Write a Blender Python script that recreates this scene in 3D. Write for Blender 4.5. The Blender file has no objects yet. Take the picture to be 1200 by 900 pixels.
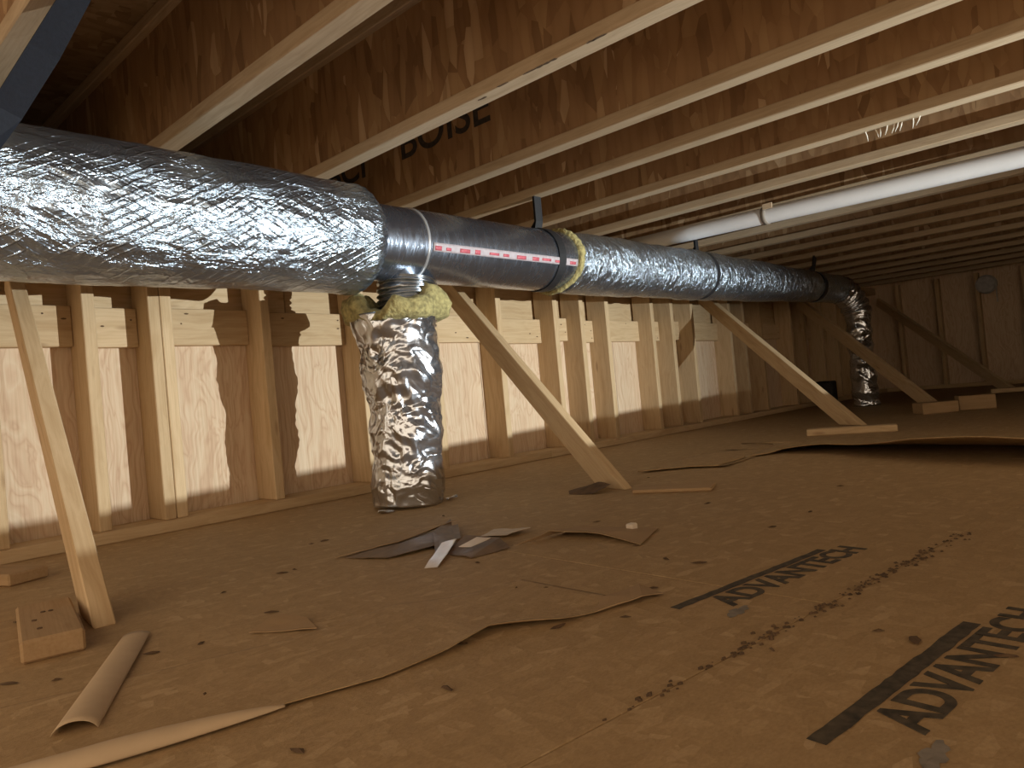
import bpy, bmesh, math, random
from mathutils import Vector, Matrix, noise

random.seed(7)
scn = bpy.context.scene
COL = scn.collection
# ---------------------------------------------------------------- camera
# world: x runs along the stud wall, y points at the stud wall, z up
H = 0.35
FPX = 853.7455
M = Matrix(((0.67507129, -0.73211919, -0.09099584),
            (-0.05000951, 0.07764709, -0.99572585),
            (0.73605557, 0.6767366, 0.0158044)))
cam = bpy.data.cameras.new('camera')
cam.sensor_width = 36.0
cam.lens = FPX / 1200.0 * 36.0
cam.clip_start = 0.02
camo = bpy.data.objects.new('camera', cam)
COL.objects.link(camo)
r0, r1, r2 = M[0], -M[1], -M[2]
camo.matrix_world = Matrix(((r0[0], r1[0], r2[0], 0), (r0[1], r1[1], r2[1], 0), (r0[2], r1[2], r2[2], H), (0, 0, 0, 1)))
scn.camera = camo
# ---------------------------------------------------------------- light
w = bpy.data.worlds.new('world'); scn.world = w
w.use_nodes = True
w.node_tree.nodes['Background'].inputs[0].default_value = (1.0, 0.80, 0.57, 1)
w.node_tree.nodes['Background'].inputs[1].default_value = 1.6
LAMP = Vector((2.85, -2.2, 0.25))
sp = bpy.data.lights.new('work_lamp_beam', 'SPOT')
sp.energy = 940; sp.color = (0.88, 0.98, 1.0)
sp.spot_size = math.radians(82); sp.spot_blend = 0.9; sp.shadow_soft_size = 0.006
spo = bpy.data.objects.new('work_lamp_beam', sp); COL.objects.link(spo)
spo.location = LAMP
spo.rotation_euler = (Vector((2.2, 2.6, 0.45)) - LAMP).to_track_quat('-Z', 'Y').to_euler()
vs = scn.view_settings
vs.view_transform = 'Standard'; vs.look = 'None'; vs.gamma = 1.0; vs.use_curve_mapping = False
vs.exposure = 0.0

# ---------------------------------------------------------------- pixel helper (photo 1200x900)
def ray(x, y):
    return M.transposed() @ Vector(((x - 600) / FPX, (y - 450) / FPX, 1))
def on(x, y, ax, v):
    d = ray(x, y); o = Vector((0, 0, H))
    return o + d * ((v - o[ax]) / d[ax])

# ---------------------------------------------------------------- materials
class NT:
    def __init__(s, name):
        s.m = bpy.data.materials.new(name); s.m.use_nodes = True
        s.t = s.m.node_tree; s.b = s.t.nodes['Principled BSDF']
    def n(s, typ, **kw):
        nd = s.t.nodes.new(typ)
        for k, v in kw.items():
            if k.startswith('i_'):
                key = k[2:]
                key = int(key) if key.isdigit() else key.replace('_', ' ')
                nd.inputs[key].default_value = v
            else: setattr(nd, k, v)
        return nd
    def l(s, a, b): s.t.links.new(a, b)
    def coords(s, scale=(1, 1, 1), rot=(0, 0, 0), shift=True, warp=0.0):
        tc = s.n('ShaderNodeTexCoord'); out = tc.outputs['Object']
        if shift:
            oi = s.n('ShaderNodeObjectInfo')
            mu = s.n('ShaderNodeMath', operation='MULTIPLY', i_1=37.0); s.l(oi.outputs['Random'], mu.inputs[0])
            ad = s.n('ShaderNodeVectorMath', operation='ADD'); s.l(out, ad.inputs[0])
            s.l(mu.outputs[0], ad.inputs[1]); out = ad.outputs[0]
        if warp:
            nz = s.n('ShaderNodeTexNoise', i_Scale=3.0, i_Detail=2.0); s.l(out, nz.inputs['Vector'])
            sc = s.n('ShaderNodeVectorMath', operation='SCALE'); sc.inputs['Scale'].default_value = warp
            s.l(nz.outputs['Color'], sc.inputs[0])
            ad = s.n('ShaderNodeVectorMath', operation='ADD'); s.l(out, ad.inputs[0]); s.l(sc.outputs[0], ad.inputs[1]); out = ad.outputs[0]
        mp = s.n('ShaderNodeMapping'); mp.inputs['Scale'].default_value = scale; mp.inputs['Rotation'].default_value = rot
        s.l(out, mp.inputs[0]); return mp.outputs[0]
    def ramp(s, fac, stops, interp='LINEAR'):
        r = s.n('ShaderNodeValToRGB'); e = r.color_ramp; e.interpolation = interp
        while len(e.elements) < len(stops): e.elements.new(0.5)
        for el, (p, c) in zip(e.elements, stops):
            el.position = p; el.color = (*c, 1) if len(c) == 3 else c
        s.l(fac, r.inputs[0]); return r.outputs[0]
    def mix(s, fac, a, b, mode='MIX'):
        m = s.n('ShaderNodeMix', data_type='RGBA', blend_type=mode)
        for sock, v in ((m.inputs[0], fac), (m.inputs[6], a), (m.inputs[7], b)):
            if isinstance(v, (int, float)): sock.default_value = v
            elif isinstance(v, tuple): sock.default_value = (*v, 1)
            else: s.l(v, sock)
        return m.outputs[2]
    def bump(s, h, strength, dist):
        b = s.n('ShaderNodeBump', i_Strength=strength, i_Distance=dist); s.l(h, b.inputs['Height'])
        s.l(b.outputs[0], s.b.inputs['Normal']); return b
    def math(s, op, a, b=None):
        m = s.n('ShaderNodeMath', operation=op)
        for i, v in enumerate((a, b)):
            if v is None: continue
            if isinstance(v, (int, float)): m.inputs[i].default_value = v
            else: s.l(v, m.inputs[i])
        return m.outputs[0]

def wood(name, c0, c1, dark, axis=0, rough=0.75, knots=0.5):
    k = NT(name)
    sc = [26.0, 26.0, 26.0]; sc[axis] = 1.3
    v = k.coords(tuple(sc), warp=0.12)
    g = k.n('ShaderNodeTexNoise', i_Scale=1.0, i_Detail=5.0, i_Roughness=0.6); k.l(v, g.inputs['Vector'])
    col = k.ramp(g.outputs[0], [(0.28, c0), (0.52, c1), (0.75, c0)])
    sf = [190.0, 190.0, 190.0]; sf[axis] = 5.0
    v2 = k.coords(tuple(sf))
    f = k.n('ShaderNodeTexNoise', i_Scale=1.0, i_Detail=3.0); k.l(v2, f.inputs['Vector'])
    fm = k.ramp(f.outputs[0], [(0.3, (0.82, 0.78, 0.72)), (0.6, (1, 1, 1))])
    col = k.mix(0.55, col, fm, 'MULTIPLY')
    sk = [12.0, 12.0, 12.0]; sk[axis] = 3.2
    v3 = k.coords(tuple(sk))
    vo = k.n('ShaderNodeTexVoronoi', i_Scale=1.0); k.l(v3, vo.inputs['Vector'])
    kn = k.ramp(vo.outputs['Distance'], [(0.05, (1, 1, 1)), (0.13, (0, 0, 0))])
    kf = k.math('MULTIPLY', kn, knots)
    col = k.mix(kf, col, dark)
    oi = k.n('ShaderNodeObjectInfo')
    tint = k.ramp(oi.outputs['Random'], [(0.0, (0.86, 0.82, 0.76)), (1.0, (1.05, 1.03, 1.0))])
    col = k.mix(1.0, col, tint, 'MULTIPLY')
    k.l(col, k.b.inputs['Base Color'])
    k.b.inputs['Roughness'].default_value = rough
    k.b.inputs['Specular IOR Level'].default_value = 0.25
    k.bump(f.outputs[0], 0.25, 0.002)
    return k.m

PALE0, PALE1, KN = (0.50, 0.345, 0.19), (0.62, 0.46, 0.285), (0.22, 0.11, 0.045)
W_X = wood('lumber_grain_x', PALE0, PALE1, KN, 0)
W_Y = wood('lumber_grain_y', PALE0, PALE1, KN, 1)
W_Z = wood('lumber_grain_z', PALE0, PALE1, KN, 2)
W_FLANGE = wood('joist_flange', (0.42, 0.315, 0.205), (0.52, 0.405, 0.28), KN, 1, knots=0.3)
W_DARK = wood('weathered_block', (0.33, 0.215, 0.11), (0.40, 0.265, 0.145), KN, 0)

def plywood():
    k = NT('plywood_sheathing')
    v = k.coords((9.0, 9.0, 0.55), warp=0.16)
    g = k.n('ShaderNodeTexNoise', i_Scale=1.0, i_Detail=3.0, i_Roughness=0.5, i_Distortion=1.2); k.l(v, g.inputs['Vector'])
    w2 = k.n('ShaderNodeMath', operation='PINGPONG', i_1=0.5)
    mu = k.math('MULTIPLY', g.outputs[0], 9.0); k.l(mu, w2.inputs[0])
    rings = k.math('MULTIPLY', w2.outputs[0], 2.0)
    col = k.ramp(rings, [(0.0, (0.58, 0.395, 0.26)), (0.3, (0.65, 0.47, 0.315)), (1.0, (0.69, 0.53, 0.365))])
    v2 = k.coords((160, 160, 4))
    f = k.n('ShaderNodeTexNoise', i_Scale=1.0, i_Detail=3.0); k.l(v2, f.inputs['Vector'])
    fm = k.ramp(f.outputs[0], [(0.3, (0.78, 0.72, 0.66)), (0.6, (1, 1, 1))])
    col = k.mix(0.6, col, fm, 'MULTIPLY')
    k.l(col, k.b.inputs['Base Color']); k.b.inputs['Roughness'].default_value = 0.8
    k.b.inputs['Specular IOR Level'].default_value = 0.2
    k.bump(f.outputs[0], 0.3, 0.002)
    return k.m
PLY = plywood()

def osb(name, cols, scale, shift=True, bumps=0.4, fine=0.35, grain=False):
    """strand board: two crossed layers of stretched cells"""
    k = NT(name)
    a = k.coords(scale[0], scale[2], shift, warp=0.03)
    v1 = k.n('ShaderNodeTexVoronoi', i_Scale=1.0, i_Randomness=1.0); k.l(a, v1.inputs['Vector'])
    b = k.coords(scale[1], scale[3], shift, warp=0.03)
    v2 = k.n('ShaderNodeTexVoronoi', i_Scale=1.0); k.l(b, v2.inputs['Vector'])
    s1 = k.n('ShaderNodeSeparateColor'); k.l(v1.outputs['Color'], s1.inputs[0])
    s2 = k.n('ShaderNodeSeparateColor'); k.l(v2.outputs['Color'], s2.inputs[0])
    c1 = k.ramp(s1.outputs[0], cols); c2 = k.ramp(s2.outputs[0], cols)
    sel = k.ramp(s1.outputs[1], [(0.45, (0, 0, 0)), (0.55, (1, 1, 1))])
    col = k.mix(sel, c1, c2)
    ed = k.ramp(v1.outputs['Distance'], [(0.35, (1, 1, 1)), (0.8, (0.62, 0.56, 0.5))])
    col = k.mix(fine, col, ed, 'MULTIPLY')
    k.l(col, k.b.inputs['Base Color']); k.b.inputs['Roughness'].default_value = 0.72
    k.b.inputs['Specular IOR Level'].default_value = 0.3
    h = k.math('ADD', s1.outputs[0], v2.outputs['Distance'])
    if grain:
        gc = k.coords((150, 260, 200), (0, 0, 0.3), shift)
        gn = k.n('ShaderNodeTexNoise', i_Scale=1.0, i_Detail=4.0, i_Roughness=0.65); k.l(gc, gn.inputs['Vector'])
        col2 = k.mix(0.5, col, k.ramp(gn.outputs[0], [(0.3, (0.80, 0.77, 0.74)), (0.5, (1, 1, 1)), (0.72, (1.25, 1.27, 1.3))]), 'MULTIPLY')
        k.l(col2, k.b.inputs['Base Color'])
        h = k.math('ADD', k.math('MULTIPLY', h, 0.6), k.math('MULTIPLY', gn.outputs[0], 1.2))
    k.bump(h, bumps, 0.004)
    return k.m
WEBC = [(0.0, (0.23, 0.128, 0.060)), (0.25, (0.31, 0.176, 0.085)), (0.75, (0.345, 0.203, 0.098)), (0.93, (0.40, 0.25, 0.125)), (1.0, (0.54, 0.37, 0.22))]
OSB_WEB = osb('osb_web', WEBC, ((20, 34, 6.5), (20, 22, 9), (0.22, 0, 0), (-0.3, 0, 0)))
OSB_DECK = osb('osb_deck', [(0.0, (0.24, 0.15, 0.08)), (0.5, (0.34, 0.23, 0.13)), (1.0, (0.42, 0.3, 0.18))], ((11, 34, 20), (30, 13, 20), (0, 0, 0.3), (0, 0, -0.3)), bumps=0.2)
FLC = [(0.0, (0.345, 0.222, 0.106)), (0.5, (0.375, 0.243, 0.118)), (0.9, (0.405, 0.266, 0.132)), (1.0, (0.46, 0.312, 0.166))]
OSB_FLOOR = osb('osb_floor', FLC, ((26, 70, 20), (64, 30, 20), (0, 0, 0.4), (0, 0, -0.5)), bumps=0.22, fine=0.06, grain=True)

def foil(name, base, rough, sx, amp, scrim=True, fine=1.0, detail=6.0, sy=14):
    k = NT(name)
    a = k.coords((sx, sy, sy), warp=0.06, shift=False)
    n1 = k.n('ShaderNodeTexNoise', i_Scale=1.0, i_Detail=detail, i_Roughness=0.62, i_Distortion=0.6); k.l(a, n1.inputs['Vector'])
    rid = k.math('ABSOLUTE', k.math('SUBTRACT', n1.outputs[0], 0.5))
    b = k.coords((sx * 2.0, 36, 36), warp=0.05, shift=False)
    v = k.n('ShaderNodeTexVoronoi', i_Scale=1.0, feature='F1'); k.l(b, v.inputs['Vector'])
    h = k.math('ADD', k.math('MULTIPLY', rid, 1.6), k.math('MULTIPLY', v.outputs['Distance'], 0.32 * fine))
    if scrim:
        for rot in (0.5, -0.42):
            c = k.coords((1, 1, 1), (0, rot, 0), shift=False, warp=0.03)
            wv = k.n('ShaderNodeTexWave', wave_type='BANDS', bands_direction='Z', i_Scale=16.0, i_Distortion=2.0, i_Detail=1.0); k.l(c, wv.inputs['Vector'])
            p = k.math('POWER', wv.outputs[0], 10.0)
            msk = k.n('ShaderNodeTexNoise', i_Scale=9.0); k.l(c, msk.inputs['Vector'])
            mm = k.ramp(msk.outputs[0], [(0.45, (0, 0, 0)), (0.6, (1, 1, 1))])
            h = k.math('ADD', h, k.math('MULTIPLY', k.math('MULTIPLY', p, mm), 0.17 if rot > 0 else 0.08))
    k.bump(h, 1.0, amp)
    k.b.inputs['Base Color'].default_value = (*base, 1)
    k.b.inputs['Metallic'].default_value = 0.94
    rr = k.ramp(n1.outputs[0], [(0.3, (rough * 0.75,) * 3), (0.7, (rough * 1.25,) * 3)])
    k.l(rr, k.b.inputs['Roughness'])
    return k.m
FOIL_BIG = foil('foil_wrap_wide', (0.43, 0.50, 0.585), 0.22, 6, 0.0135)
FOIL_RUN = foil('foil_wrap_run', (0.44, 0.51, 0.595), 0.23, 30, 0.0135, scrim=False)
FOIL_DROP = foil('foil_wrap_drop', (0.61, 0.635, 0.69), 0.20, 6, 0.022, scrim=False, fine=0.25, detail=2.5, sy=7)
FOIL_SMOOTH = foil('bare_duct_jacket', (0.33, 0.37, 0.45), 0.25, 60, 0.0007, scrim=False)

def plain(name, c, rough=0.7, metal=0.0, var=0.15, scale=30.0, bump=0.3, bd=0.003, trans=0.0):
    k = NT(name)
    v = k.coords((scale,) * 3)
    n = k.n('ShaderNodeTexNoise', i_Scale=1.0, i_Detail=4.0); k.l(v, n.inputs['Vector'])
    lo = tuple(x * (1 - var) for x in c); hi = tuple(min(1, x * (1 + var)) for x in c)
    k.l(k.ramp(n.outputs[0], [(0.3, lo), (0.7, hi)]), k.b.inputs['Base Color'])
    k.b.inputs['Roughness'].default_value = rough; k.b.inputs['Metallic'].default_value = metal
    if bump: k.bump(n.outputs[0], bump, bd)
    return k.m
BLACK_STRAP = plain('black_strap', (0.018, 0.018, 0.02), 0.5, bump=0.2)
NAVY_STRAP = plain('navy_strap', (0.007, 0.010, 0.019), 0.8, scale=120)
FIBER = plain('yellow_fiberglass', (0.34, 0.285, 0.12), 0.95, var=0.4, scale=60, bump=0.8, bd=0.01)
PVC = plain('white_pvc', (0.74, 0.72, 0.71), 0.4, var=0.04, scale=6, bump=0.0)
TAPEW = plain('pale_tape', (0.55, 0.56, 0.58), 0.3, 0.6, var=0.1)
RED = plain('red_print', (0.55, 0.12, 0.15), 0.45, var=0.2, scale=80)
LABELW = plain('label_white', (0.46, 0.40, 0.42), 0.45, var=0.12, scale=60)
INK = plain('black_ink', (0.062, 0.046, 0.028), 0.8, var=0.6, scale=70, bump=0.0)
INK_BLUE = plain('blue_ink', (0.22, 0.185, 0.15), 0.8, var=0.25, scale=70, bump=0.0)
INK_WEB = plain('web_ink', (0.040, 0.030, 0.024), 0.85, var=0.4, scale=60, bump=0.0)
PAPER = plain('kraft_paper', (0.35, 0.222, 0.112), 0.95, var=0.07, scale=14, bump=0.15)
PAPER_PALE = plain('pale_paper', (0.50, 0.36, 0.225), 0.8, var=0.06, scale=20, bump=0.1)
FILM = plain('dark_brown_film', (0.17, 0.11, 0.065), 0.55, var=0.2, scale=30)
FILM_L = plain('pale_film', (0.66, 0.55, 0.44), 0.3, var=0.1)
CHIP = plain('dark_wood_chip', (0.10, 0.055, 0.025), 0.9, var=0.4)
STEEL = plain('bright_nail', (0.75, 0.70, 0.6), 0.4, 0.3, var=0.1)
FLEX = plain('ribbed_pipe_metal', (0.34, 0.36, 0.39), 0.25, 0.95, var=0.2)
SHADOWBOX = plain('shade_black', (0.02, 0.016, 0.014), 0.6, bump=0.0)
VENT = plain('grey_plastic', (0.40, 0.38, 0.36), 0.5, bump=0.0)

# ---------------------------------------------------------------- builders
def mesh_obj(name, bm, mat, parent=None, smooth=False, loc=None):
    me = bpy.data.meshes.new(name)
    bmesh.ops.recalc_face_normals(bm, faces=bm.faces)
    bm.to_mesh(me); bm.free()
    if smooth:
        for p in me.polygons: p.use_smooth = True
    me.materials.append(mat)
    return link(name, me, parent, loc)
def link(name, me, parent=None, loc=None):
    o = bpy.data.objects.new(name, me); COL.objects.link(o)
    if parent is not None: o.parent = parent
    if loc is not None: o.location = loc
    return o
def tag(o, label, cat, group=None):
    o['label'] = label; o['category'] = cat
    if group: o['group'] = group
    return o
def empty(name, loc, label, cat, group=None):
    o = bpy.data.objects.new(name, None); COL.objects.link(o); o.location = loc; o.empty_display_size = 0.1
    return tag(o, label, cat, group)
def box_bm(lo, hi, bev=0.0, bm=None):
    bm = bm or bmesh.new()
    r = bmesh.ops.create_cube(bm, size=1.0)
    for v in r['verts']:
        v.co = Vector([(lo[i] + hi[i]) / 2 + v.co[i] * (hi[i] - lo[i]) for i in range(3)])
    if bev:
        es = list({e for v in r['verts'] for e in v.link_edges})
        bmesh.ops.bevel(bm, geom=es, offset=bev, segments=1, affect='EDGES')
    return bm
_cache = {}
def lumber(name, lo, hi, mat, parent=None, bev=0.0025):
    """box piece with its own origin at its centre; alike pieces share a mesh"""
    d = tuple(round(hi[i] - lo[i], 4) for i in range(3)); key = (d, mat.name, bev)
    c = [(lo[i] + hi[i]) / 2 for i in range(3)]
    if key not in _cache:
        bm = box_bm([-x / 2 for x in d], [x / 2 for x in d], bev)
        me = bpy.data.meshes.new(name); bmesh.ops.recalc_face_normals(bm, faces=bm.faces); bm.to_mesh(me); bm.free()
        me.materials.append(mat); _cache[key] = me
    o = link(name, _cache[key], parent)
    o.location = c
    return o
def tube_bm(path, rad, n=24, cap=True, bm=None, fn=None):
    """sweep a circle along points; rad a number or list; fn(i,j,p,nrm)->offset along the normal"""
    bm = bm or bmesh.new(); P = [Vector(p) for p in path]; rings = []; up = None
    for i, p in enumerate(P):
        t = (P[min(i + 1, len(P) - 1)] - P[max(i - 1, 0)]).normalized()
        if up is None:
            up = Vector((0, 0, 1)) if abs(t.z) < 0.9 else Vector((0, 1, 0))
        a = (up - t * up.dot(t)).normalized(); up = a; b = t.cross(a)
        r = rad[i] if isinstance(rad, (list, tuple)) else rad
        ring = []
        for j in range(n):
            an = 2 * math.pi * j / n
            d = a * math.cos(an) + b * math.sin(an)
            rr = r + (fn(i, j, p, d) if fn else 0)
            ring.append(bm.verts.new(p + d * rr))
        rings.append(ring)
    for i in range(len(rings) - 1):
        for j in range(n):
            bm.faces.new((rings[i][j], rings[i][(j + 1) % n], rings[i + 1][(j + 1) % n], rings[i + 1][j]))
    if cap:
        bm.faces.new(rings[0][::-1]); bm.faces.new(rings[-1])
    return bm
def ribbon_bm(path, wdir, width, thick=0.002, bm=None):
    """flat strap: thin rectangle swept along a path; wdir is the width direction (vector or list)"""
    bm = bm or bmesh.new(); P = [Vector(p) for p in path]; rings = []
    for i, p in enumerate(P):
        t = (P[min(i + 1, len(P) - 1)] - P[max(i - 1, 0)]).normalized()
        wv = Vector(wdir[i] if isinstance(wdir, list) else wdir); wv = (wv - t * wv.dot(t)).normalized()
        nv = t.cross(wv).normalized(); wd = width[i] if isinstance(width, list) else width
        rings.append([bm.verts.new(p + wv * sx * wd / 2 + nv * sy * thick / 2) for sx, sy in ((-1, -1), (1, -1), (1, 1), (-1, 1))])
    for i in range(len(rings) - 1):
        for j in range(4):
            bm.faces.new((rings[i][j], rings[i][(j + 1) % 4], rings[i + 1][(j + 1) % 4], rings[i + 1][j]))
    bm.faces.new(rings[0][::-1]); bm.faces.new(rings[-1])
    return bm
def sheet_bm(nu, nv, f, thick=0.0015):
    """curved sheet with thickness; f(u,v)->point, u,v in 0..1"""
    bm = bmesh.new(); g = [[Vector(f(i / nu, j / nv)) for j in range(nv + 1)] for i in range(nu + 1)]
    V = [[bm.verts.new(p) for p in row] for row in g]
    for i in range(nu):
        for j in range(nv): bm.faces.new((V[i][j], V[i + 1][j], V[i + 1][j + 1], V[i][j + 1]))
    bm.normal_update()
    bmesh.ops.solidify(bm, geom=bm.faces[:], thickness=-thick)
    return bm
def text_mesh(name, body, size, mat, parent, mw, extr=0.0003, sx=1.0, bold=0.012):
    cu = bpy.data.curves.new(name, 'FONT'); cu.body = body; cu.size = size; cu.extrude = extr; cu.offset = size * bold
    o = bpy.data.objects.new(name, cu); COL.objects.link(o); bpy.context.view_layer.update()
    me = bpy.data.meshes.new_from_object(o.evaluated_get(bpy.context.evaluated_depsgraph_get()))
    bpy.data.objects.remove(o); bpy.data.curves.remove(cu)
    me.materials.clear(); me.materials.append(mat); me.transform(mw @ Matrix.Diagonal((sx, 1, 1, 1)))
    return link(name, me, parent)

# ================================================================ FLOOR
FA = -math.atan(0.125)
FU = Vector((math.cos(FA), math.sin(FA), 0)); FV = Vector((-math.sin(FA), math.cos(FA), 0))
FO = Vector((0.6, 0.474, 0))
floor = mesh_obj('floor', box_bm((-1.5, -2.6, -0.06), (10.2, 2.75, -0.0185)), OSB_DECK)
floor['kind'] = 'structure'
panel_near = None; panel_mid = None
PW, PL = 1.22, 2.44
for r in range(-3, 3):
    for c in range(-2, 5):
        u0 = c * PL + (0.0 if r % 2 else 1.22) - 0.72; v0 = r * PW
        cs = [FO + FU * (u0 + a * PL) + FV * (v0 + b * PW) for a in (0, 1) for b in (0, 1)]
        if max(p.x for p in cs) < -1.0 or min(p.x for p in cs) > 9.4 or max(p.y for p in cs) < -2.0 or min(p.y for p in cs) > 2.6: continue
        key = 'fp'
        if key not in _cache:
            bm = box_bm((0.0008, 0.0008, -0.018), (PL - 0.0008, PW - 0.0008, 0), 0.0008)
            me = bpy.data.meshes.new('floor_panel'); bmesh.ops.recalc_face_normals(bm, faces=bm.faces); bm.to_mesh(me); bm.free(); me.materials.append(OSB_FLOOR); _cache[key] = me
        o = link('floor_panel', _cache[key], floor)
        o.location = FO + FU * u0 + FV * v0; o.rotation_euler = (0, 0, FA)
        if r == -1 and c == 0: panel_near = o
        if r == 0 and c == 0: panel_mid = o
# printed marks on the floor (bar with a row of letters below it)
def bar(name, p0, p1, width, body, panel, soff):
    p0, p1 = Vector((*p0, 0)), Vector((*p1, 0)); d = (p1 - p0); L = d.length; d.normalize(); n = Vector((-d.y, d.x, 0))
    rng = random.Random(int(L * 1e4)); bm = bmesh.new(); N = 26; top = []; bot = []
    for i in range(N + 1):
        p = p0 + d * (L * i / N)
        e = 0.0012
        top.append(bm.verts.new(p + n * (rng.uniform(-e, e)) + Vector((0, 0, .0006)))); bot.append(bm.verts.new(p - n * (width + rng.uniform(-e, e)) + Vector((0, 0, .0006))))
    for i in range(N): bm.faces.new((bot[i], bot[i + 1], top[i + 1], top[i]))
    ob = mesh_obj('printed_bar', bm, INK, panel); ob.matrix_parent_inverse = panel.matrix_basis.inverted()
    o0 = p0 + d * soff - n * (width + 0.056)
    mw = Matrix(((d.x, n.x, 0, o0.x), (d.y, n.y, 0, o0.y), (0, 0, 1, 0.0007), (0, 0, 0, 1)))
    t = text_mesh('printed_lettering', body, 0.072, INK, panel, mw, sx=1.0, bold=0.03)
    t.matrix_parent_inverse = panel.matrix_basis.inverted()
    rng = random.Random(3); bm = bmesh.new()
    for q in range(6):
        c = p0 + d * rng.uniform(0.01, 0.07) - n * (width + 0.075 + rng.uniform(-0.012, 0.012)) + Vector((0, 0, .0006 + q * .00012))
        vs_ = [bm.verts.new(c + (d * math.cos(a) * 1.8 + n * math.sin(a)) * rng.uniform(0.004, 0.008)) for a in [k * math.tau / 9 for k in range(9)]]
        bm.faces.new(vs_)
    s = mesh_obj('blue_ink_smudge', bm, INK_BLUE, panel); s.matrix_parent_inverse = panel.matrix_basis.inverted()
bpy.context.view_layer.update()
bar('bar', (0.680, 0.290), (1.09, 0.238), 0.021, 'ADVANTECH', panel_near, 0.075)
bar('bar', (0.980, 0.612), (1.42, 0.545), 0.017, 'ADVANTECH', panel_mid, 0.06)

# ================================================================ STUD WALL
YF, YS = 2.545, 2.685
wall = mesh_obj('wall_back', box_bm((-1.0, 2.735, 0), (9.25, 2.76, 1.199)), OSB_DECK)
wall['kind'] = 'structure'
lumber('sole_plate', (-1.0, 2.518, 0.0), (3.0, 2.665, 0.038), W_X, wall)
lumber('sole_plate', (3.002, 2.518, 0.0), (6.2, 2.665, 0.038), W_X, wall)
lumber('sole_plate', (6.202, 2.518, 0.0), (9.1, 2.665, 0.038), W_X, wall)
for i in range(-1, 8):
    a = i * 1.22 + 0.25
    lumber('plywood_panel', (a, YS, 0.0), (min(a + 1.217, 9.1), YS + 0.012, 0.70), PLY, wall, 0.001)
for i in range(4):
    lumber('rim_board', (-1.0 + i * 2.6, 2.700, 0.702), (-1.0 + i * 2.6 + 2.597, 2.732, 1.199), W_X, wall)
studs = [-0.32, 0.10, 0.515, 0.792, 0.994, 1.034, 1.402, 1.845, 2.255, 2.700, 3.160, 3.402, 3.660, 4.175, 4.43, 4.710, 5.300, 5.540, 5.870, 6.500, 6.820, 7.270, 7.68, 8.1, 8.5]
for s in studs:
    lumber('stud', (s, YF, 0.038), (s + 0.038, YS, 1.124), W_Z, wall)
for k, (a, b) in enumerate([(-1, 3.4), (3.402, 9.1)]):
    lumber('top_plate', (a, YF, 1.124), (b, YS, 1.162), W_X, wall); lumber('top_plate', (a, YF, 1.162), (b, YS, 1.199), W_X, wall)
rb = random.Random(5); hole_me = None
for a, b in zip(studs[:-1], studs[1:]):
    if b - a < 0.07: continue
    dz = rb.uniform(-0.006, 0.006)
    bk = lumber('blocking', (a + 0.039, YS - 0.038, 0.636 + dz), (b - 0.001, YS - 0.0005, 0.770 + dz), W_X, wall)
    if 0.4 < a < 4.3:
        for q in range(3):
            if hole_me is None:
                bm = tube_bm([(0, 0, 0), (0, -0.0012, 0)], 0.0042, 7); hole_me = bpy.data.meshes.new('nail_hole'); bm.to_mesh(hole_me); bm.free(); hole_me.materials.append(CHIP)
            h = link('nail_hole', hole_me, bk, (rb.uniform(-0.4, 0.45) * (b - a - 0.04), -0.019, rb.uniform(-0.05, 0.05))); h.scale = (rb.uniform(.6, 2.2), 1, .7)

# far end wall
XF = 9.05
wfar = mesh_obj('wall_far', box_bm((XF + 0.10, -2.6, 0), (XF + 0.12, 2.70, 1.621)), PLY)
wfar['kind'] = 'structure'
lumber('sole_plate', (XF, -2.6, 0), (XF + 0.1, 2.51, 0.038), W_Y, wfar)
for i in range(12):
    y = 2.30 - i * 0.405 + rb.uniform(-0.03, 0.03)
    lumber('stud', (XF, y, 0.038), (XF + 0.1, y + 0.038, 1.199), W_Z, wfar)

# unseen closing wall, added on the room side to darken the far half
wr = mesh_obj('wall_light_block', box_bm((4.3, -2.64, 0), (9.17, -2.61, 1.62)), PLY); wr['kind'] = 'structure'

# ================================================================ CEILING DECK + I-JOISTS
ceil = mesh_obj('ceiling', box_bm((-1.0, -2.6, 1.622), (9.3, 4.06, 1.64)), OSB_DECK)
ceil['kind'] = 'structure'
lumber('light_leak_panel', (-1.0, 2.762, 1.180), (9.25, 4.05, 1.198), OSB_DECK, ceil, 0.0)  # unseen panel added below the joist bays to stop a light leak
lumber('rim_board', (XF + 0.10, 2.762, 1.20), (XF + 0.12, 4.010, 1.621), OSB_DECK, ceil, 0.0)
lumber('rim_board', (-1.0, 4.012, 1.20), (9.25, 4.045, 1.621), OSB_DECK, ceil, 0.0)
JZ = 1.20
JS = [0.474, 0.972, 1.520, 2.045, 2.445, 2.890, 3.365, 3.850, 4.345, 4.815, 5.275, 5.760, 6.25, 6.74, 7.23, 7.72, 8.2, 8.7]
jl = ['I-joist in the upper left corner with a navy strap hanging beside its pale flange',
      'second I-joist from the left, its wide pale flange passing above the thick foil duct',
      'I-joist with splintered dark-pitted bottom flange, third from the left',
      'I-joist with black lettering printed on its strand-board web, fourth from the left',
      'I-joist carrying the black hanger strap above the yellow insulation collar, fifth from the left',
      'I-joist with a row of bright nails poking out under its flange, sixth from the left',
      'I-joist immediately before the white plastic pipe, seventh from the left',
      'I-joist running just behind the white plastic pipe',
      'second I-joist beyond the white plastic pipe',
      'third I-joist beyond the white plastic pipe',
      'fourth I-joist beyond the white plastic pipe',
      'I-joist above the last black strap near the far duct elbow']
joists = []
fl_bot = fl_top = web = None
Y0, Y1 = -2.5, 4.01
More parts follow.
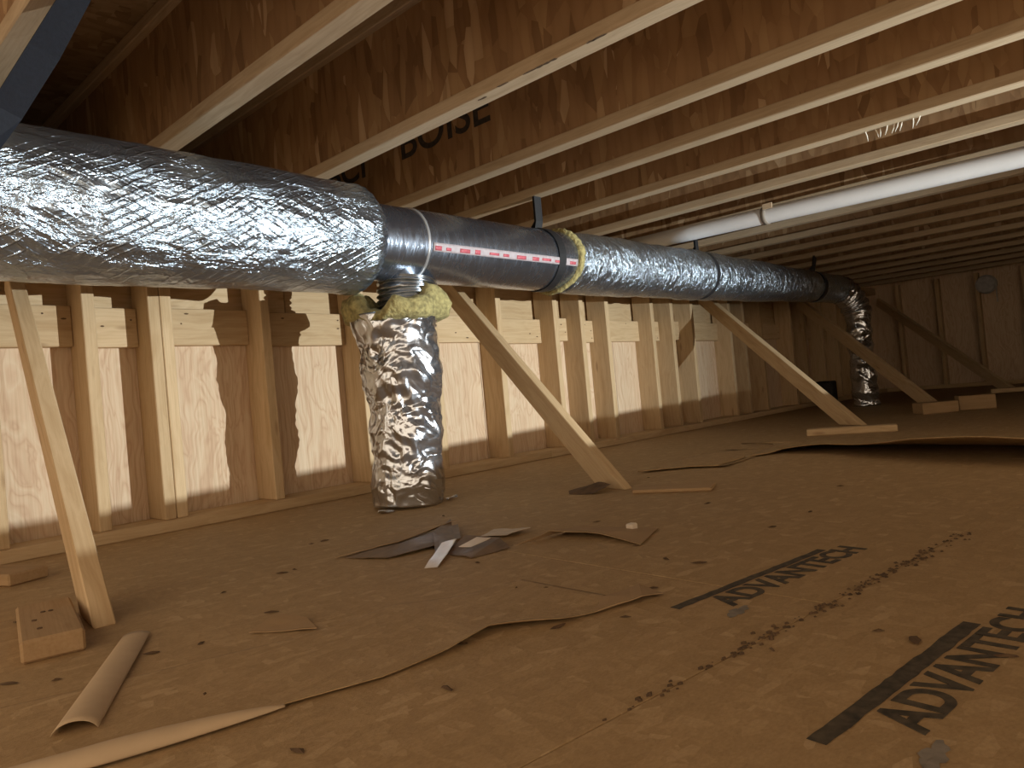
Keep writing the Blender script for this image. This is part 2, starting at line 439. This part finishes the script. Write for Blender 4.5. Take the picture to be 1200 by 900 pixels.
for i, s in enumerate(JS):
    lab = jl[i] if i < len(jl) else '%s dim I-joist beyond the last black strap, towards the far wall' % ('first', 'second', 'third', 'fourth', 'fifth', 'sixth')[i - len(jl)]
    j = empty('i_joist', (s, 0, JZ), lab, 'joist', 'I-joists under the floor above')
    if fl_bot is None:
        a = lumber('bottom_flange', (-0.03, Y0, 0), (0.03, Y1, 0.039), W_FLANGE, j, 0.003); fl_bot = a
        b = lumber('top_flange', (-0.03, Y0, 0.381), (0.03, Y1, 0.42), W_FLANGE, j, 0.003); fl_top = b
        c = lumber('web', (-0.005, Y0, 0.0395), (0.005, Y1, 0.3805), OSB_WEB, j, 0.0); web = c
    else:
        for src in (fl_bot, fl_top, web):
            c = src.copy(); COL.objects.link(c); c.parent = j
    joists.append(j)
# lettering on the web of the fourth joist (reads left to right as seen from the room)
def web_text(body, y, z, size, sx, x):
    mw = Matrix(((0, 0, -1, x), (-1, 0, 0, y), (0, 1, 0, z), (0, 0, 0, 1)))
    t = text_mesh('printed_lettering', body, size, INK_WEB, joists[3], mw, sx=sx)
    return t
for body, y in (('BCI', 2.97), ('BOISE', 2.41)):
    web_text(body, y, 1.405 - JZ, 0.19, 1.12, -0.0058)
# splinters / pits on the third joist
rp = random.Random(11)
for k, (px, py) in enumerate([(566, 115), (582, 97), (612, 81), (628, 76), (638, 73), (646, 69), (690, 47), (700, 42)]):
    p = on(px, py, 2, JZ)
    bm = bmesh.new(); n = 9; L = rp.uniform(0.012, 0.032); vs_ = [bm.verts.new((max(-0.028, min(0.028, p.x - JS[2])) + math.sin(a * math.tau / n) * 0.005 * rp.uniform(.6, 1.2), p.y + math.cos(a * math.tau / n) * L * rp.uniform(.7, 1.1), -0.0004)) for a in range(n)]
    bm.faces.new(vs_)
    mesh_obj('splinter_pit', bm, CHIP, joists[2])
# nails under the sixth joist
bm = tube_bm([(0, 0, 0.0), (0.003, 0, -0.016), (0.009, 0.003, -0.034)], [0.0022, 0.0020, 0.0006], 6)
nail_me = bpy.data.meshes.new('nail'); bm.to_mesh(nail_me); bm.free(); nail_me.materials.append(STEEL)
for k, px in enumerate([1013, 1024, 1030, 1039, 1047, 1052, 1056, 1069, 1078]):
    p = on(px, 152 - (px - 1020) * 0.29, 2, JZ)
    o = link('nail', nail_me, joists[5], (0.020 + rp.uniform(-0.004, 0.004), p.y, rp.uniform(0, 0.004)))
    o.rotation_euler = (rp.uniform(-0.35, 0.35), 0, rp.uniform(-0.6, 0.6))

# ================================================================ MAIN DUCT
DY = 2.02
def axis(s):
    if s < 2.5: z = 0.918 + 0.004 * (s - 0.5)
    else: z = 0.926 + (s - 2.5) * 0.0125
    return Vector((s, DY, z))
def rad_run(s):
    return 0.1405 if s < 4.0 else max(0.116, 0.1405 - (s - 4.0) * 0.0155)
duct = empty('main_duct', (1.5, DY, 0.92), 'long foil-wrapped air duct hanging under the joists along the stud wall', 'duct')
def under(o, e):
    o.parent = e; o.matrix_parent_inverse = Matrix.Translation(e.location).inverted(); return o
def nz3(p, sc): return noise.noise(Vector(p) * sc)
# wide sleeve
n = 190; xs = [-0.75 + (1.50 + 0.75) * i / (n - 1) for i in range(n)]
rads = []
for s in xs:
    r = 0.190 - 0.006 * max(0, s - 0.3)
    e = 1.50 - s
    if e < 0.05: r -= 0.030 * (1 - e / 0.05) ** 2
    rads.append(r)
def f_big(i, j, p, d):
    q = p + d * 0.19
    fold = nz3((q.x * 5.0, q.y * 8, q.z * 8), 1.0) * 0.005 + nz3((q.x * 15, q.y * 22, q.z * 22), 1.0) * 0.0022
    diag = math.sin(q.x * 60 + q.z * 95 + 5 * nz3(q, 4)) * 0.0006
    end = 0.004 * math.sin(j * 1.7) * max(0, 1 - (1.5 - p.x) / 0.08)
    return fold + diag + end
under(mesh_obj('wide_insulation_sleeve', tube_bm([axis(s) for s in xs], rads, 128, True, None, f_big), FOIL_BIG, None, True), duct)['label'] = 'thick crinkled silver insulation sleeve'
# bare section
xs = [1.44 + (2.60 - 1.44) * i / 40 for i in range(41)]
under(mesh_obj('bare_jacket', tube_bm([axis(s) for s in xs], 0.132, 96, True, None, lambda i, j, p, d: nz3((p.x * 3, d.y * 1.5, d.z * 1.5), 1.0) * 0.002), FOIL_SMOOTH, None, True), duct)['label'] = 'smooth grey duct section'
under(mesh_obj('joint_tape', tube_bm([axis(s) for s in (1.694, 1.696, 1.704, 1.706)], [0.1325, 0.1352, 0.1352, 0.1325], 96), TAPEW, None, True), duct)
# printed strip along the side
def side_patch(s0, s1, th0, th1, off, n, ns=40):
    def f(u, v):
        s = s0 + (s1 - s0) * u; th = math.radians(th0 + (th1 - th0) * v); r = 0.132 + off
        c = axis(s); return (s, c.y - math.cos(th) * r, c.z + math.sin(th) * r)
    return sheet_bm(ns, n, f, 0.0008)
lab = under(mesh_obj('warning_strip', side_patch(1.715, 2.545, -19, -6, 0.0030, 4), LABELW, None, True), duct)
lab['label'] = 'white strip printed with red marks'
rr = random.Random(4); s = 1.722
while s < 2.52:
    L = rr.uniform(0.022, 0.06)
    mesh_obj('red_mark', side_patch(s, s + L, -17.5 + rr.uniform(0, 2.5), -9.5 - rr.uniform(0, 2.5), 0.0038, 2, 3), RED, lab, True)
    s += L + rr.uniform(0.016, 0.05)
# yellow collar
pts = []
xs = [2.556, 2.562, 2.570, 2.580, 2.592, 2.60]
rs = [0.134, 0.146, 0.149, 0.148, 0.144, 0.136]
def f_col(i, j, p, d): return 0.006 * nz3((j * 0.31, i * 0.9, 3.3), 1.0) + 0.003 * math.sin(j * 2.1 + i)
def axis_col(s, k): return axis(s) + Vector((0.0, 0, 0))
bm = tube_bm([axis(s) for s in xs], rs, 84, True, None, f_col)
for v in bm.verts:  # the torn edge leans forward at the bottom
    v.co.x += -0.05 * ((axis(2.57).z + 0.02) - v.co.z) ** 2 / 0.15 ** 2 * (1 if v.co.z < axis(2.57).z + 0.02 else 0) + 0.012 * nz3(v.co, 9)
under(mesh_obj('fiberglass_collar', bm, FIBER, None, True), duct)['label'] = 'torn yellow fiberglass edge'
# foil run to the elbow and down to the floor
path = []; rr_ = []
s = 2.585
while s < 6.20:
    path.append(axis(s)); r = rad_run(s)
    for st in (3.86, 5.62):
        r -= 0.010 * math.exp(-((s - st) / 0.03) ** 2)
    r += 0.003 * math.sin(s * 7)
    rr_.append(r); s += 0.016
e0 = axis(6.20); R = 0.20
def f_run(i, j, p, d):
    q = p + d * 0.13
    return nz3((q.x * 12, q.y * 9, q.z * 9), 1.0) * 0.004 + nz3((q.x * 42, q.y * 14, q.z * 14), 1.0) * 0.0018
under(mesh_obj('foil_sleeve', tube_bm(path, rr_, 88, True, None, f_run), FOIL_RUN, None, True), duct)['label'] = 'silver foil sleeve over the long run'
path = []; rr_ = []
for k in range(26):
    a = (k / 25) * math.pi / 2
    path.append(e0 + Vector((R * math.sin(a) - 0.012, -0.05 * a, -R * (1 - math.cos(a))))); rr_.append(0.108 + 0.008 * math.sin(k * 1.3))
ze = path[-1].z; q = path[-1]
for k in range(1, 44):
    path.append(Vector((q.x + 0.012 * k / 43, q.y, ze + (0.002 - ze) * k / 43))); rr_.append(0.096 + 0.006 * math.sin(k * 0.9))
def f_drop(i, j, p, d):
    q = p + d * 0.12
    return nz3((q.x * 9, q.y * 9, q.z * 12), 1.0) * 0.013 + nz3((q.x * 26, q.y * 26, q.z * 40), 1.0) * 0.006
under(mesh_obj('elbow_drop', tube_bm(path, rr_, 64, True, None, f_drop), FOIL_DROP, None, True), duct)['label'] = 'crumpled foil elbow dropping to the floor'

# ---- vertical branch duct
vd = empty('branch_duct', (1.64, 2.03, 0), 'crumpled foil-wrapped vertical duct standing on the floor with yellow fiberglass at its top', 'duct')
cx, cy = 1.615, 2.03
path = []; rr_ = []
for k in range(100):
    z = 0.002 + 0.675 * k / 99
    path.append(Vector((cx + 0.012 * math.sin(z * 5) + 0.02 * z, cy, z)))
    rr_.append(0.120 + 0.030 * z + (0.006 * math.sin(z * 31) + 0.005 * math.sin(z * 13 + 1)) * (1 if z > 0.1 else z / 0.1))
def f_vd(i, j, p, d):
    q = p + d * 0.13
    a = nz3((q.x * 7, q.y * 7, q.z * 5 + q.x * 5), 1.0) * 0.012
    b = (0.5 - abs(nz3((q.x * 13 + q.z * 9, q.y * 13, q.z * 15), 1.0))) * 0.014 - 0.006
    c = (0.35 - abs(nz3((q.x * 22 + q.z * 12, q.y * 22, q.z * 17), 1.0))) * 0.014
    k = min(1, 0.25 + p.z * 4)
    return (a + b + c) * k
under(mesh_obj('foil_sleeve', tube_bm(path, rr_, 110, True, None, f_vd), FOIL_DROP, None, True), vd)
# torn fiberglass ruff
bm = bmesh.new(); n = 72; prof = [(0.135, 0.640), (0.160, 0.655), (0.170, 0.690), (0.160, 0.725), (0.128, 0.735), (0.104, 0.715), (0.10, 0.655)]
rings = []
for j in range(n):
    a = j * math.tau / n; ring = []
    lift = -0.030 * math.sin(2 * a + 0.4) - 0.012 + 0.016 * math.sin(5 * a) + 0.008 * math.sin(11 * a + 1) ; wide = 0.018 * math.sin(3 * a + 1)
    flap = math.exp(-((a - math.radians(325)) / 0.35) ** 2)
    for q, (r, z) in enumerate(prof):
        rr = r + (wide + 0.012 * nz3((math.cos(a) * 3, math.sin(a) * 3, q), 1.0) + 0.045 * flap) * (1 if q in (1, 2, 3, 4) else .3)
        zz = z + (lift * (1 if q in (2, 3, 4, 5) else 0.15)) + 0.008 * nz3((math.cos(a) * 4, math.sin(a) * 4, q + 9), 1.0)
        ring.append(bm.verts.new((cx + 0.015 + rr * math.cos(a), cy + rr * math.sin(a), zz)))
    rings.append(ring)
m = len(prof)
for j in range(n):
    for q in range(m): bm.faces.new((rings[j][q], rings[(j + 1) % n][q], rings[(j + 1) % n][(q + 1) % m], rings[j][(q + 1) % m]))
under(mesh_obj('fiberglass_ruff', bm, FIBER, None, True), vd)['label'] = 'torn yellow fiberglass insulation'
# ribbed take-off pipe between ruff and main duct
path = [Vector((1.675 + 0.020 * t, 2.025, 0.620 + 0.176 * t)) for t in [k / 60 for k in range(61)]]
rr_ = [0.104 + 0.0045 * math.sin(k * 0.95) for k in range(61)]
bm = tube_bm(path, rr_, 48)
for v in bm.verts: v.co.z += (v.co.x - 1.68) * 0.12 * (1 if v.co.z < 0.77 else 0)
under(mesh_obj('ribbed_pipe', bm, FLEX, None, True), vd)['label'] = 'shiny ribbed pipe joining the main duct'
# foil flaps on the floor
for a, L in ((200, 0.05), (332, 0.045)):
    ar = math.radians(a); c = Vector((cx + 0.135 * math.cos(ar), cy + 0.135 * math.sin(ar), 0.004)); d = Vector((math.cos(ar), math.sin(ar), 0)); t = Vector((-d.y, d.x, 0))
    bm = sheet_bm(6, 4, lambda u, v: c + d * (L * u) + t * ((v - .5) * 0.06 * (1 - u * .8)) + Vector((0, 0, 0.004 * math.sin(u * 5 + v * 3) + 0.006 * u)), 0.001)
    under(mesh_obj('foil_flap', bm, FOIL_DROP, None, True), vd)

# ---- hanger straps
def hanger(name, s, r, top_y, width, label, mat=BLACK_STRAP, topz=JZ - 0.0005, ds=0.0):
    c = axis(s); R = r + 0.004
    A = Vector((s + ds, top_y, topz))
    pts = [A + Vector((0, 0.004, 0)), Vector((s + ds * .5, top_y + 0.004, c.z + R + 0.03))]; th0 = math.radians(84); th1 = math.radians(96) - math.tau
    N = 46
    for k in range(N + 1):
        th = th0 + (th1 - th0) * k / N
        pts.append(Vector((s, c.y + R * math.cos(th), c.z + R * math.sin(th))))
    pts += [Vector((s + ds * .5, top_y - 0.004, c.z + R + 0.03)), A - Vector((0, 0.004, 0))]
    o = mesh_obj(name, ribbon_bm(pts, (1, 0, 0), width, 0.003), mat)
    return tag(o, label, 'strap', 'duct hanger straps')
hanger('hanger_strap', 2.44, 0.132, DY - 0.02, 0.045, 'black hanger strap looped around the smooth duct beside the yellow collar')
hanger('hanger_strap', 3.86, 0.133, DY - 0.01, 0.035, 'black hanger strap squeezing the foil sleeve below the white pipe end')
hanger('hanger_strap', 5.64, 0.113, DY - 0.01, 0.05, 'black hanger strap closest to the far duct elbow', ds=0.10)
# navy strap along the first joist flange
pA = [Vector((0.500, 1.20, 1.1985)), on(90, -6, 1, 1.50), on(52, 60, 1, 1.60), on(8, 130, 1, 1.70), on(-40, 205, 1, 1.775)]
c = axis(0.30); x0 = pA[-1].x
for k in range(24):
    th = math.radians(150 + k * 9); R = 0.199
    pA.append(Vector((min(x0, 0.32) - 0.004 * k, c.y + R * math.cos(th), c.z + R * math.sin(th))))
wd = [Vector((1, 0, 0))] * 5 + [Vector((1, 0, 0))] * 24
o = mesh_obj('navy_strap', ribbon_bm(pA, wd, [0.05] * 2 + [0.058] * 27, 0.003), NAVY_STRAP)
tag(o, 'dark navy webbing strap running along the left joist and around the thick duct', 'strap')
# ================================================================ WHITE PIPE
pa, pb = Vector((3.655, 2.30, 1.157)), Vector((3.655, -1.6, 1.106))
pipe = empty('plastic_pipe', pa, 'white plastic drain pipe slung below the joists in the upper right', 'pipe')
under(mesh_obj('pipe_body', tube_bm([pa.lerp(pb, k / 10) for k in range(11)], 0.042, 40), PVC, None, True), pipe)
pc = pa.lerp(pb, 0.205)
under(mesh_obj('pipe_clip', tube_bm([pc + Vector((0, 0.012, 0)), pc - Vector((0, 0.012, 0))], 0.0455, 32), plain('grey_clip', (0.25, 0.21, 0.17), 0.6), None, True), pipe)
under(mesh_obj('clip_tab', box_bm((pc.x - 0.05, pc.y - 0.055, pc.z + 0.022), (pc.x - 0.044, pc.y - 0.005, pc.z + 0.05), 0.001), PAPER_PALE), pipe)

# ================================================================ DIAGONAL BRACES
def brace(foot, top, label, wid=0.089, th=0.038, z0=0.0):
    f = Vector((foot[0], foot[1], z0)); t = Vector(top); h = Vector((t.x - f.x, t.y - f.y, 0)); U = h.length; h.normalize(); Z = t.z - z0
    a = math.atan2(Z, U); nrm = Vector((-h.y, h.x, 0)); L = math.hypot(U, Z); w2 = wid / 2
    ax = h * math.cos(a) + Vector((0, 0, math.sin(a))); up = nrm.cross(ax); up = up if up.z > 0 else -up
    Rm = Matrix((ax, nrm, up)).transposed().to_4x4(); Rm.translation = f
    ct = w2 / math.tan(a)
    # bottom cut along the floor
    prof = [(ct, -w2), (L, -w2), (L, w2), (-ct, w2)]
    bm = bmesh.new(); A = [bm.verts.new((x, -th / 2, z)) for x, z in prof]; B = [bm.verts.new((x, th / 2, z)) for x, z in prof]
    bm.faces.new(A); bm.faces.new(B[::-1])
    for i in range(4): bm.faces.new((A[i], B[i], B[(i + 1) % 4], A[(i + 1) % 4]))
    bmesh.ops.bevel(bm, geom=bm.edges[:], offset=0.0025, segments=1, affect='EDGES')
    o = mesh_obj('diagonal_brace', bm, W_X); o.matrix_world = Rm
    return tag(o, label, 'brace', 'diagonal lumber braces along the wall')
brace((0.462, 1.535), (0.600, 2.50, 0.83), 'steep lumber brace at the left edge with one brightly lit side')
brace((2.075, 1.47), (2.325, 2.52, 0.915), 'lumber brace landing on the floor to the right of the vertical foil duct')
brace((4.00, 1.29), (4.80, 2.50, 0.93), 'lumber brace with a bright top edge, foot on a flat board in the middle distance', z0=0.036)
brace((5.85, 1.33), (6.62, 2.50, 0.95), 'lumber brace crossing in front of the far foil duct drop')
brace((7.60, 1.12), (8.985, 2.495, 1.03), 'dim lumber brace near the dark far wall')

# ================================================================ LOOSE LUMBER ON THE FLOOR
def offcut(name, c, size, rz, label, mat=W_X, cat='wood block'):
    d = [x / 2 for x in size]
    bm = box_bm((-d[0], -d[1], 0), (d[0], d[1], size[2]), 0.004)
    o = mesh_obj(name, bm, mat); o.location = (c[0], c[1], 0.0005); o.rotation_euler = (0, 0, math.radians(rz))
    return tag(o, label, cat)
o = offcut('wood_offcut', (0.372, 1.50), (0.30, 0.089, 0.036), 78, 'short lumber offcut lying against the foot of the left brace', W_DARK)
for k in range(4):
    bm = tube_bm([(0, 0, 0), (0, 0, 0.002)], 0.004, 8); q = mesh_obj('nail_head', bm, CHIP, o); q.location = (rp.uniform(-.1, .1), rp.uniform(-.03, .03), 0.0358)
offcut('wood_offcut', (0.455, 2.24), (0.24, 0.10, 0.03), 110, 'wood offcut at the left picture edge near the sole plate', W_DARK)
offcut('flat_board', (3.90, 1.27), (0.42, 0.085, 0.034), -72, 'flat pale board under the foot of the bright-edged brace', W_X, 'board')
offcut('flat_board', (2.06, 1.23), (0.25, 0.12, 0.012), -70, 'thin board lying beyond the foot of the brace beside the vertical duct', W_DARK, 'board')
offcut('wood_offcut', (5.15, 1.16), (0.22, 0.13, 0.07), -50, 'pale wood block at the foot of the brace before the far duct', W_DARK)
offcut('wood_offcut', (5.35, 0.98), (0.2, 0.14, 0.09), -70, 'pale wood block lying just right of another block in the distance', W_DARK)
offcut('flat_board', (7.35, 0.92), (0.6, 0.09, 0.036), -80, 'dim board on the floor under the farthest brace', W_X, 'board')
# black box added in place of a patch of shade by the far duct
o = mesh_obj('shade_box', box_bm((6.80, 2.34, 0.001), (6.93, 2.50, 0.22), 0.012), SHADOWBOX); tag(o, 'small black box standing in for a patch of shade left of the far duct drop', 'box')
# pale patch on the far wall
v = empty('wall_vent', (XF - 0.001, 1.45, 1.06), 'small pale grey round cap high on the dark far wall', 'vent')
under(mesh_obj('cap', tube_bm([(XF - 0.002, 1.45, 1.06), (XF - 0.03, 1.45, 1.06), (XF - 0.04, 1.45, 1.06)], [0.10, 0.095, 0.08], 28), VENT), v)
under(mesh_obj('hanging_cord', tube_bm([(XF - 0.045, 1.36, 1.10), (XF - 0.045, 1.36, 0.86)], 0.006, 8), VENT), v)

# ================================================================ PAPER, SCRAPS, DEBRIS
# big kraft sheet on the left part of the floor
edge = [(-0.20, 1.05), (0.05, 0.965), (0.245, 0.888), (0.33, 0.860), (0.44, 0.826), (0.56, 0.786), (0.66, 0.780), (0.755, 0.783), (0.84, 0.712), (0.90, 0.695), (0.98, 0.680)]
def edge_at(u):
    k = u * (len(edge) - 1); i = min(int(k), len(edge) - 2); f = k - i
    return Vector((*edge[i], 0)).lerp(Vector((*edge[i + 1], 0)), f)
def f_sheet(u, v):
    p = edge_at(u); q = p + Vector((0.03, 0.27, 0)) * v
    lift = 0.010 * math.exp(-((u - 0.72) / 0.10) ** 2) * math.exp(-v * 9) + 0.003 * math.exp(-v * 12)
    curl = max(0, 1 - abs(u - 0.30) / 0.22)
    if v < 0.0: pass
    return (q.x, q.y, 0.0012 + lift + 0.0012 * (noise.noise(Vector((q.x * 7, q.y * 7, 0))) + 1) * min(1, v * 6) * (1 - v))
o = mesh_obj('kraft_sheet', sheet_bm(90, 60, f_sheet, 0.0008), OSB_FLOOR, None, True)
tag(o, 'large brown paper sheet lying flat with a pale curled edge in the left foreground', 'paper sheet')
def f_curl(u, v):
    p = edge_at(0.10 + 0.30 * u); th = math.radians(-70 + 165 * v); r = 0.003 + 0.013 * math.sin(math.pi * min(1, 0.12 + u * 0.9)) ** 0.7
    return (p.x - math.sin(th) * r * 0.25, p.y - 0.004 - math.sin(th) * r * 1.1, 0.0035 + r * (math.cos(th) - math.cos(math.radians(95))) * 0.9)
c = mesh_obj('curled_edge', sheet_bm(40, 14, f_curl, 0.0008), PAPER_PALE, o, True); c['label'] = 'pale curled edge of the sheet'
# raised sheet further back on the right
edge2 = [(2.42, 1.60), (2.56, 1.45), (2.60, 1.32), (2.90, 1.36), (3.04, 1.28), (3.02, 1.10), (2.86, 0.88), (2.70, 0.62), (2.62, 0.35), (2.58, 0.0), (2.58, -0.4)]
def edge2_at(u):
    k = u * (len(edge2) - 1); i = min(int(k), len(edge2) - 2); f = k - i
    return Vector((*edge2[i], 0)).lerp(Vector((*edge2[i + 1], 0)), f)
def f_sheet2(u, v):
    p = edge2_at(u); q = p + Vector((0.62, 0.05, 0)) * v
    hgt = 0.006 + 0.080 * max(0, min(1, (u - 0.36) / 0.30))
    return (q.x, q.y, 0.0015 + hgt * (1 - v) ** 1.6 * (0.85 + 0.15 * math.sin(u * 19)))
o = mesh_obj('buckled_sheet', sheet_bm(60, 24, f_sheet2, 0.003), OSB_FLOOR, None, True)
tag(o, 'buckled brown sheet with a raised edge and dark hollow below, right of the middle', 'paper sheet')
# curled paper strip
a, b = Vector((0.262, 0.985, 0)), Vector((0.458, 1.335, 0)); dd = (b - a); nn = Vector((dd.y, -dd.x, 0)).normalized()
def f_strip(u, v):
    th = (v - .5) * math.radians(150); wv = 0.026 * (1.0 - 0.15 * u)
    p = a + dd * u + nn * (math.sin(th) * wv)
    return (p.x, p.y, 0.0025 + (math.cos(th) - math.cos(math.radians(75))) * 0.017 * (1 - 0.5 * u) + 0.002)
tag(mesh_obj('curled_strip', sheet_bm(24, 12, f_strip, 0.001), PAPER_PALE, None, True), 'long curled pale paper strip beside the offcut in the lower left', 'paper scrap')
# folded dark film in the middle
def poly_scrap(name, pts, mat, label, thick=0.0012, cat='scrap', sub=True):
    bm = bmesh.new(); vs_ = [bm.verts.new(p) for p in pts]; bm.faces.new(vs_)
    bmesh.ops.triangulate(bm, faces=bm.faces[:])
    bmesh.ops.subdivide_edges(bm, edges=bm.edges[:], cuts=3, use_grid_fill=True)
    for v in bm.verts: v.co.z = max(0.0015, v.co.z + 0.003 * noise.noise(v.co * 22))
    bm.normal_update(); bmesh.ops.solidify(bm, geom=bm.faces[:], thickness=-thick)
    o = mesh_obj(name, bm, mat)
    return tag(o, label, cat) if label else o
t = empty('film_scrap', (1.12, 1.38, 0), 'torn folded sheet of dark brown film on the floor in front of the vertical duct', 'scrap')
for nm, pts, mat in (('upper_fold', [(0.975, 1.520, 0.004), (1.345, 1.545, 0.006), (1.33, 1.47, 0.030), (1.10, 1.43, 0.022)], PAPER),
                     ('lower_fold', [(0.985, 1.495, 0.003), (1.11, 1.425, 0.020), (1.315, 1.45, 0.022), (1.22, 1.34, 0.012), (1.02, 1.37, 0.006)], FILM),
                     ('dark_flap', [(1.20, 1.42, 0.026), (1.335, 1.50, 0.028), (1.16, 1.29, 0.008), (1.10, 1.30, 0.004)], FILM),
                     ('bright_curl', [(1.14, 1.32, 0.018), (1.17, 1.30, 0.022), (1.01, 1.19, 0.003), (0.995, 1.215, 0.003)], FILM_L)):
    under(poly_scrap(nm, pts, mat, None), t)
t = empty('film_scrap', (1.16, 1.24, 0), 'small crumpled scrap with a pale curled edge right of the folded film', 'scrap')
for nm, pts, mat in (('scrap_body', [(1.11, 1.275, 0.003), (1.20, 1.30, 0.024), (1.235, 1.22, 0.018), (1.21, 1.165, 0.003), (1.10, 1.18, 0.003)], FILM),
                     ('pale_edge', [(1.125, 1.245, 0.019), (1.175, 1.235, 0.030), (1.19, 1.205, 0.026), (1.135, 1.215, 0.016)], FILM_L)):
    under(poly_scrap(nm, pts, mat, None), t)
poly_scrap('plastic_scrap', [(1.28, 1.335, 0.003), (1.36, 1.36, 0.004), (1.38, 1.25, 0.012), (1.29, 1.25, 0.012)], plain('grey_film', (0.48, 0.38, 0.29), 0.5), 'pale square scrap lying behind the small crumpled scrap')
poly_scrap('paper_flap', [(1.23, 1.165, 0.003), (1.33, 1.145, 0.018), (1.36, 1.02, 0.014), (1.33, 0.89, 0.003), (1.50, 0.95, 0.002), (1.47, 1.15, 0.002)], PAPER, 'lifted brown paper flap with a dark underside near the floor centre', cat='paper scrap')
poly_scrap('wood_shaving', [(0.565, 1.150, 0.004), (0.635, 1.185, 0.012), (0.66, 1.13, 0.005), (0.635, 1.06, 0.003)], PAPER, 'thin wood shaving with an upturned pale edge in the left foreground', cat='wood chip')
poly_scrap('paper_flap', [(0.90, 0.700, 0.002), (0.985, 0.665, 0.010), (1.03, 0.655, 0.004), (1.06, 0.72, 0.003), (0.97, 0.74, 0.002)], PAPER, 'small brown paper flap right of the large paper sheet', cat='paper scrap')
tag(mesh_obj('white_chip', box_bm((1.455, 0.992, 0.001), (1.480, 1.012, 0.018), 0.003), FILM_L), 'tiny white chip on the open floor', 'chip')
poly_scrap('torn_board', [(1.98, 1.60, 0.002), (2.02, 1.50, 0.030), (1.98, 1.42, 0.028), (1.93, 1.46, 0.003), (1.92, 1.55, 0.002)], CHIP, 'dark splintered scrap tucked under the foot of the brace beside the vertical duct', cat='wood chip')
# dark chips scattered about
spots = [(330, 672), (365, 638), (380, 634), (345, 668), (262, 695), (318, 718), (178, 766), (235, 755), (65, 798), (240, 815), (525, 808), (350, 881), (540, 755), (733, 724),
         (640, 690), (655, 735), (560, 660), (700, 612), (745, 640), (765, 690), (820, 660), (1030, 740), (1070, 750), (830, 590), (905, 618), (760, 560), (830, 540), (10, 802), (605, 690), (520, 605), (780, 655), (860, 770), (905, 762), (1180, 770), (20, 730), (985, 570), (950, 600)]
for k, (px, py) in enumerate(spots):
    p = on(px, py, 2, 0); rc = random.Random(k)
    L = 0.012 * rc.uniform(0.6, 1.5); ang = rc.uniform(0, math.pi); bm = bmesh.new(); n = 7
    vs_ = [bm.verts.new((math.cos(a * math.tau / n) * L * rc.uniform(.6, 1.2), math.sin(a * math.tau / n) * L * .4 * rc.uniform(.5, 1.3), 0.0015)) for a in range(n)]
    c = bm.verts.new((0, 0, 0.004))
    for a in range(n): bm.faces.new((vs_[a], vs_[(a + 1) % n], c))
    bm.faces.new(vs_[::-1])
    o = mesh_obj('dark_chip', bm, CHIP); o.location = (p.x, p.y, 0.0); o.rotation_euler = (0, 0, ang)
    tag(o, 'small dark wood chip lying on the floor', 'wood chip', 'dark chips scattered on the floor')
# crumbs along the seam in front
rc = random.Random(21); bm = bmesh.new()
for k in range(230):
    u = rc.random() ** 0.8 * 1.05; vv = rc.gauss(0, 0.006) - (0.018 * rc.random() if rc.random() < 0.35 and u > .2 else 0)
    p = FO + FU * u + FV * vv; r = rc.uniform(0.0012, 0.0045)
    vs_ = [bm.verts.new(p + Vector((r * 1.6 * math.cos(a), r * math.sin(a), 0.001))) for a in (0.2, 1.6, 3.1, 4.6)]
    t_ = bm.verts.new(p + Vector((0, 0, 0.001 + r * .6)))
    for a in range(4): bm.faces.new((vs_[a], vs_[(a + 1) % 4], t_))
    bm.faces.new(vs_[::-1])
o = mesh_obj('sawdust', bm, CHIP); o['kind'] = 'stuff'; tag(o, 'line of dark sawdust crumbs along the floor panel seam', 'sawdust')

# added plank-shaped blocker, unseen, between lamp and wall; keeps the beam off the floor
bm = bmesh.new(); pr = [(-1.9, 0.001), (1.9, 0.001), (1.9, 0.262), (0.0, 0.211), (-1.9, 0.196)]
A = [bm.verts.new((x, -0.019, z)) for x, z in pr]; B = [bm.verts.new((x, 0.019, z)) for x, z in pr]
bm.faces.new(A); bm.faces.new(B[::-1])
for i in range(5): bm.faces.new((A[i], B[i], B[(i + 1) % 5], A[(i + 1) % 5]))
o = mesh_obj('beam_blocker', bm, W_X); o.location = (2.36, -1.0, 0)
tag(o, 'unseen plank-shaped beam blocker added in front of the work lamp', 'plank')
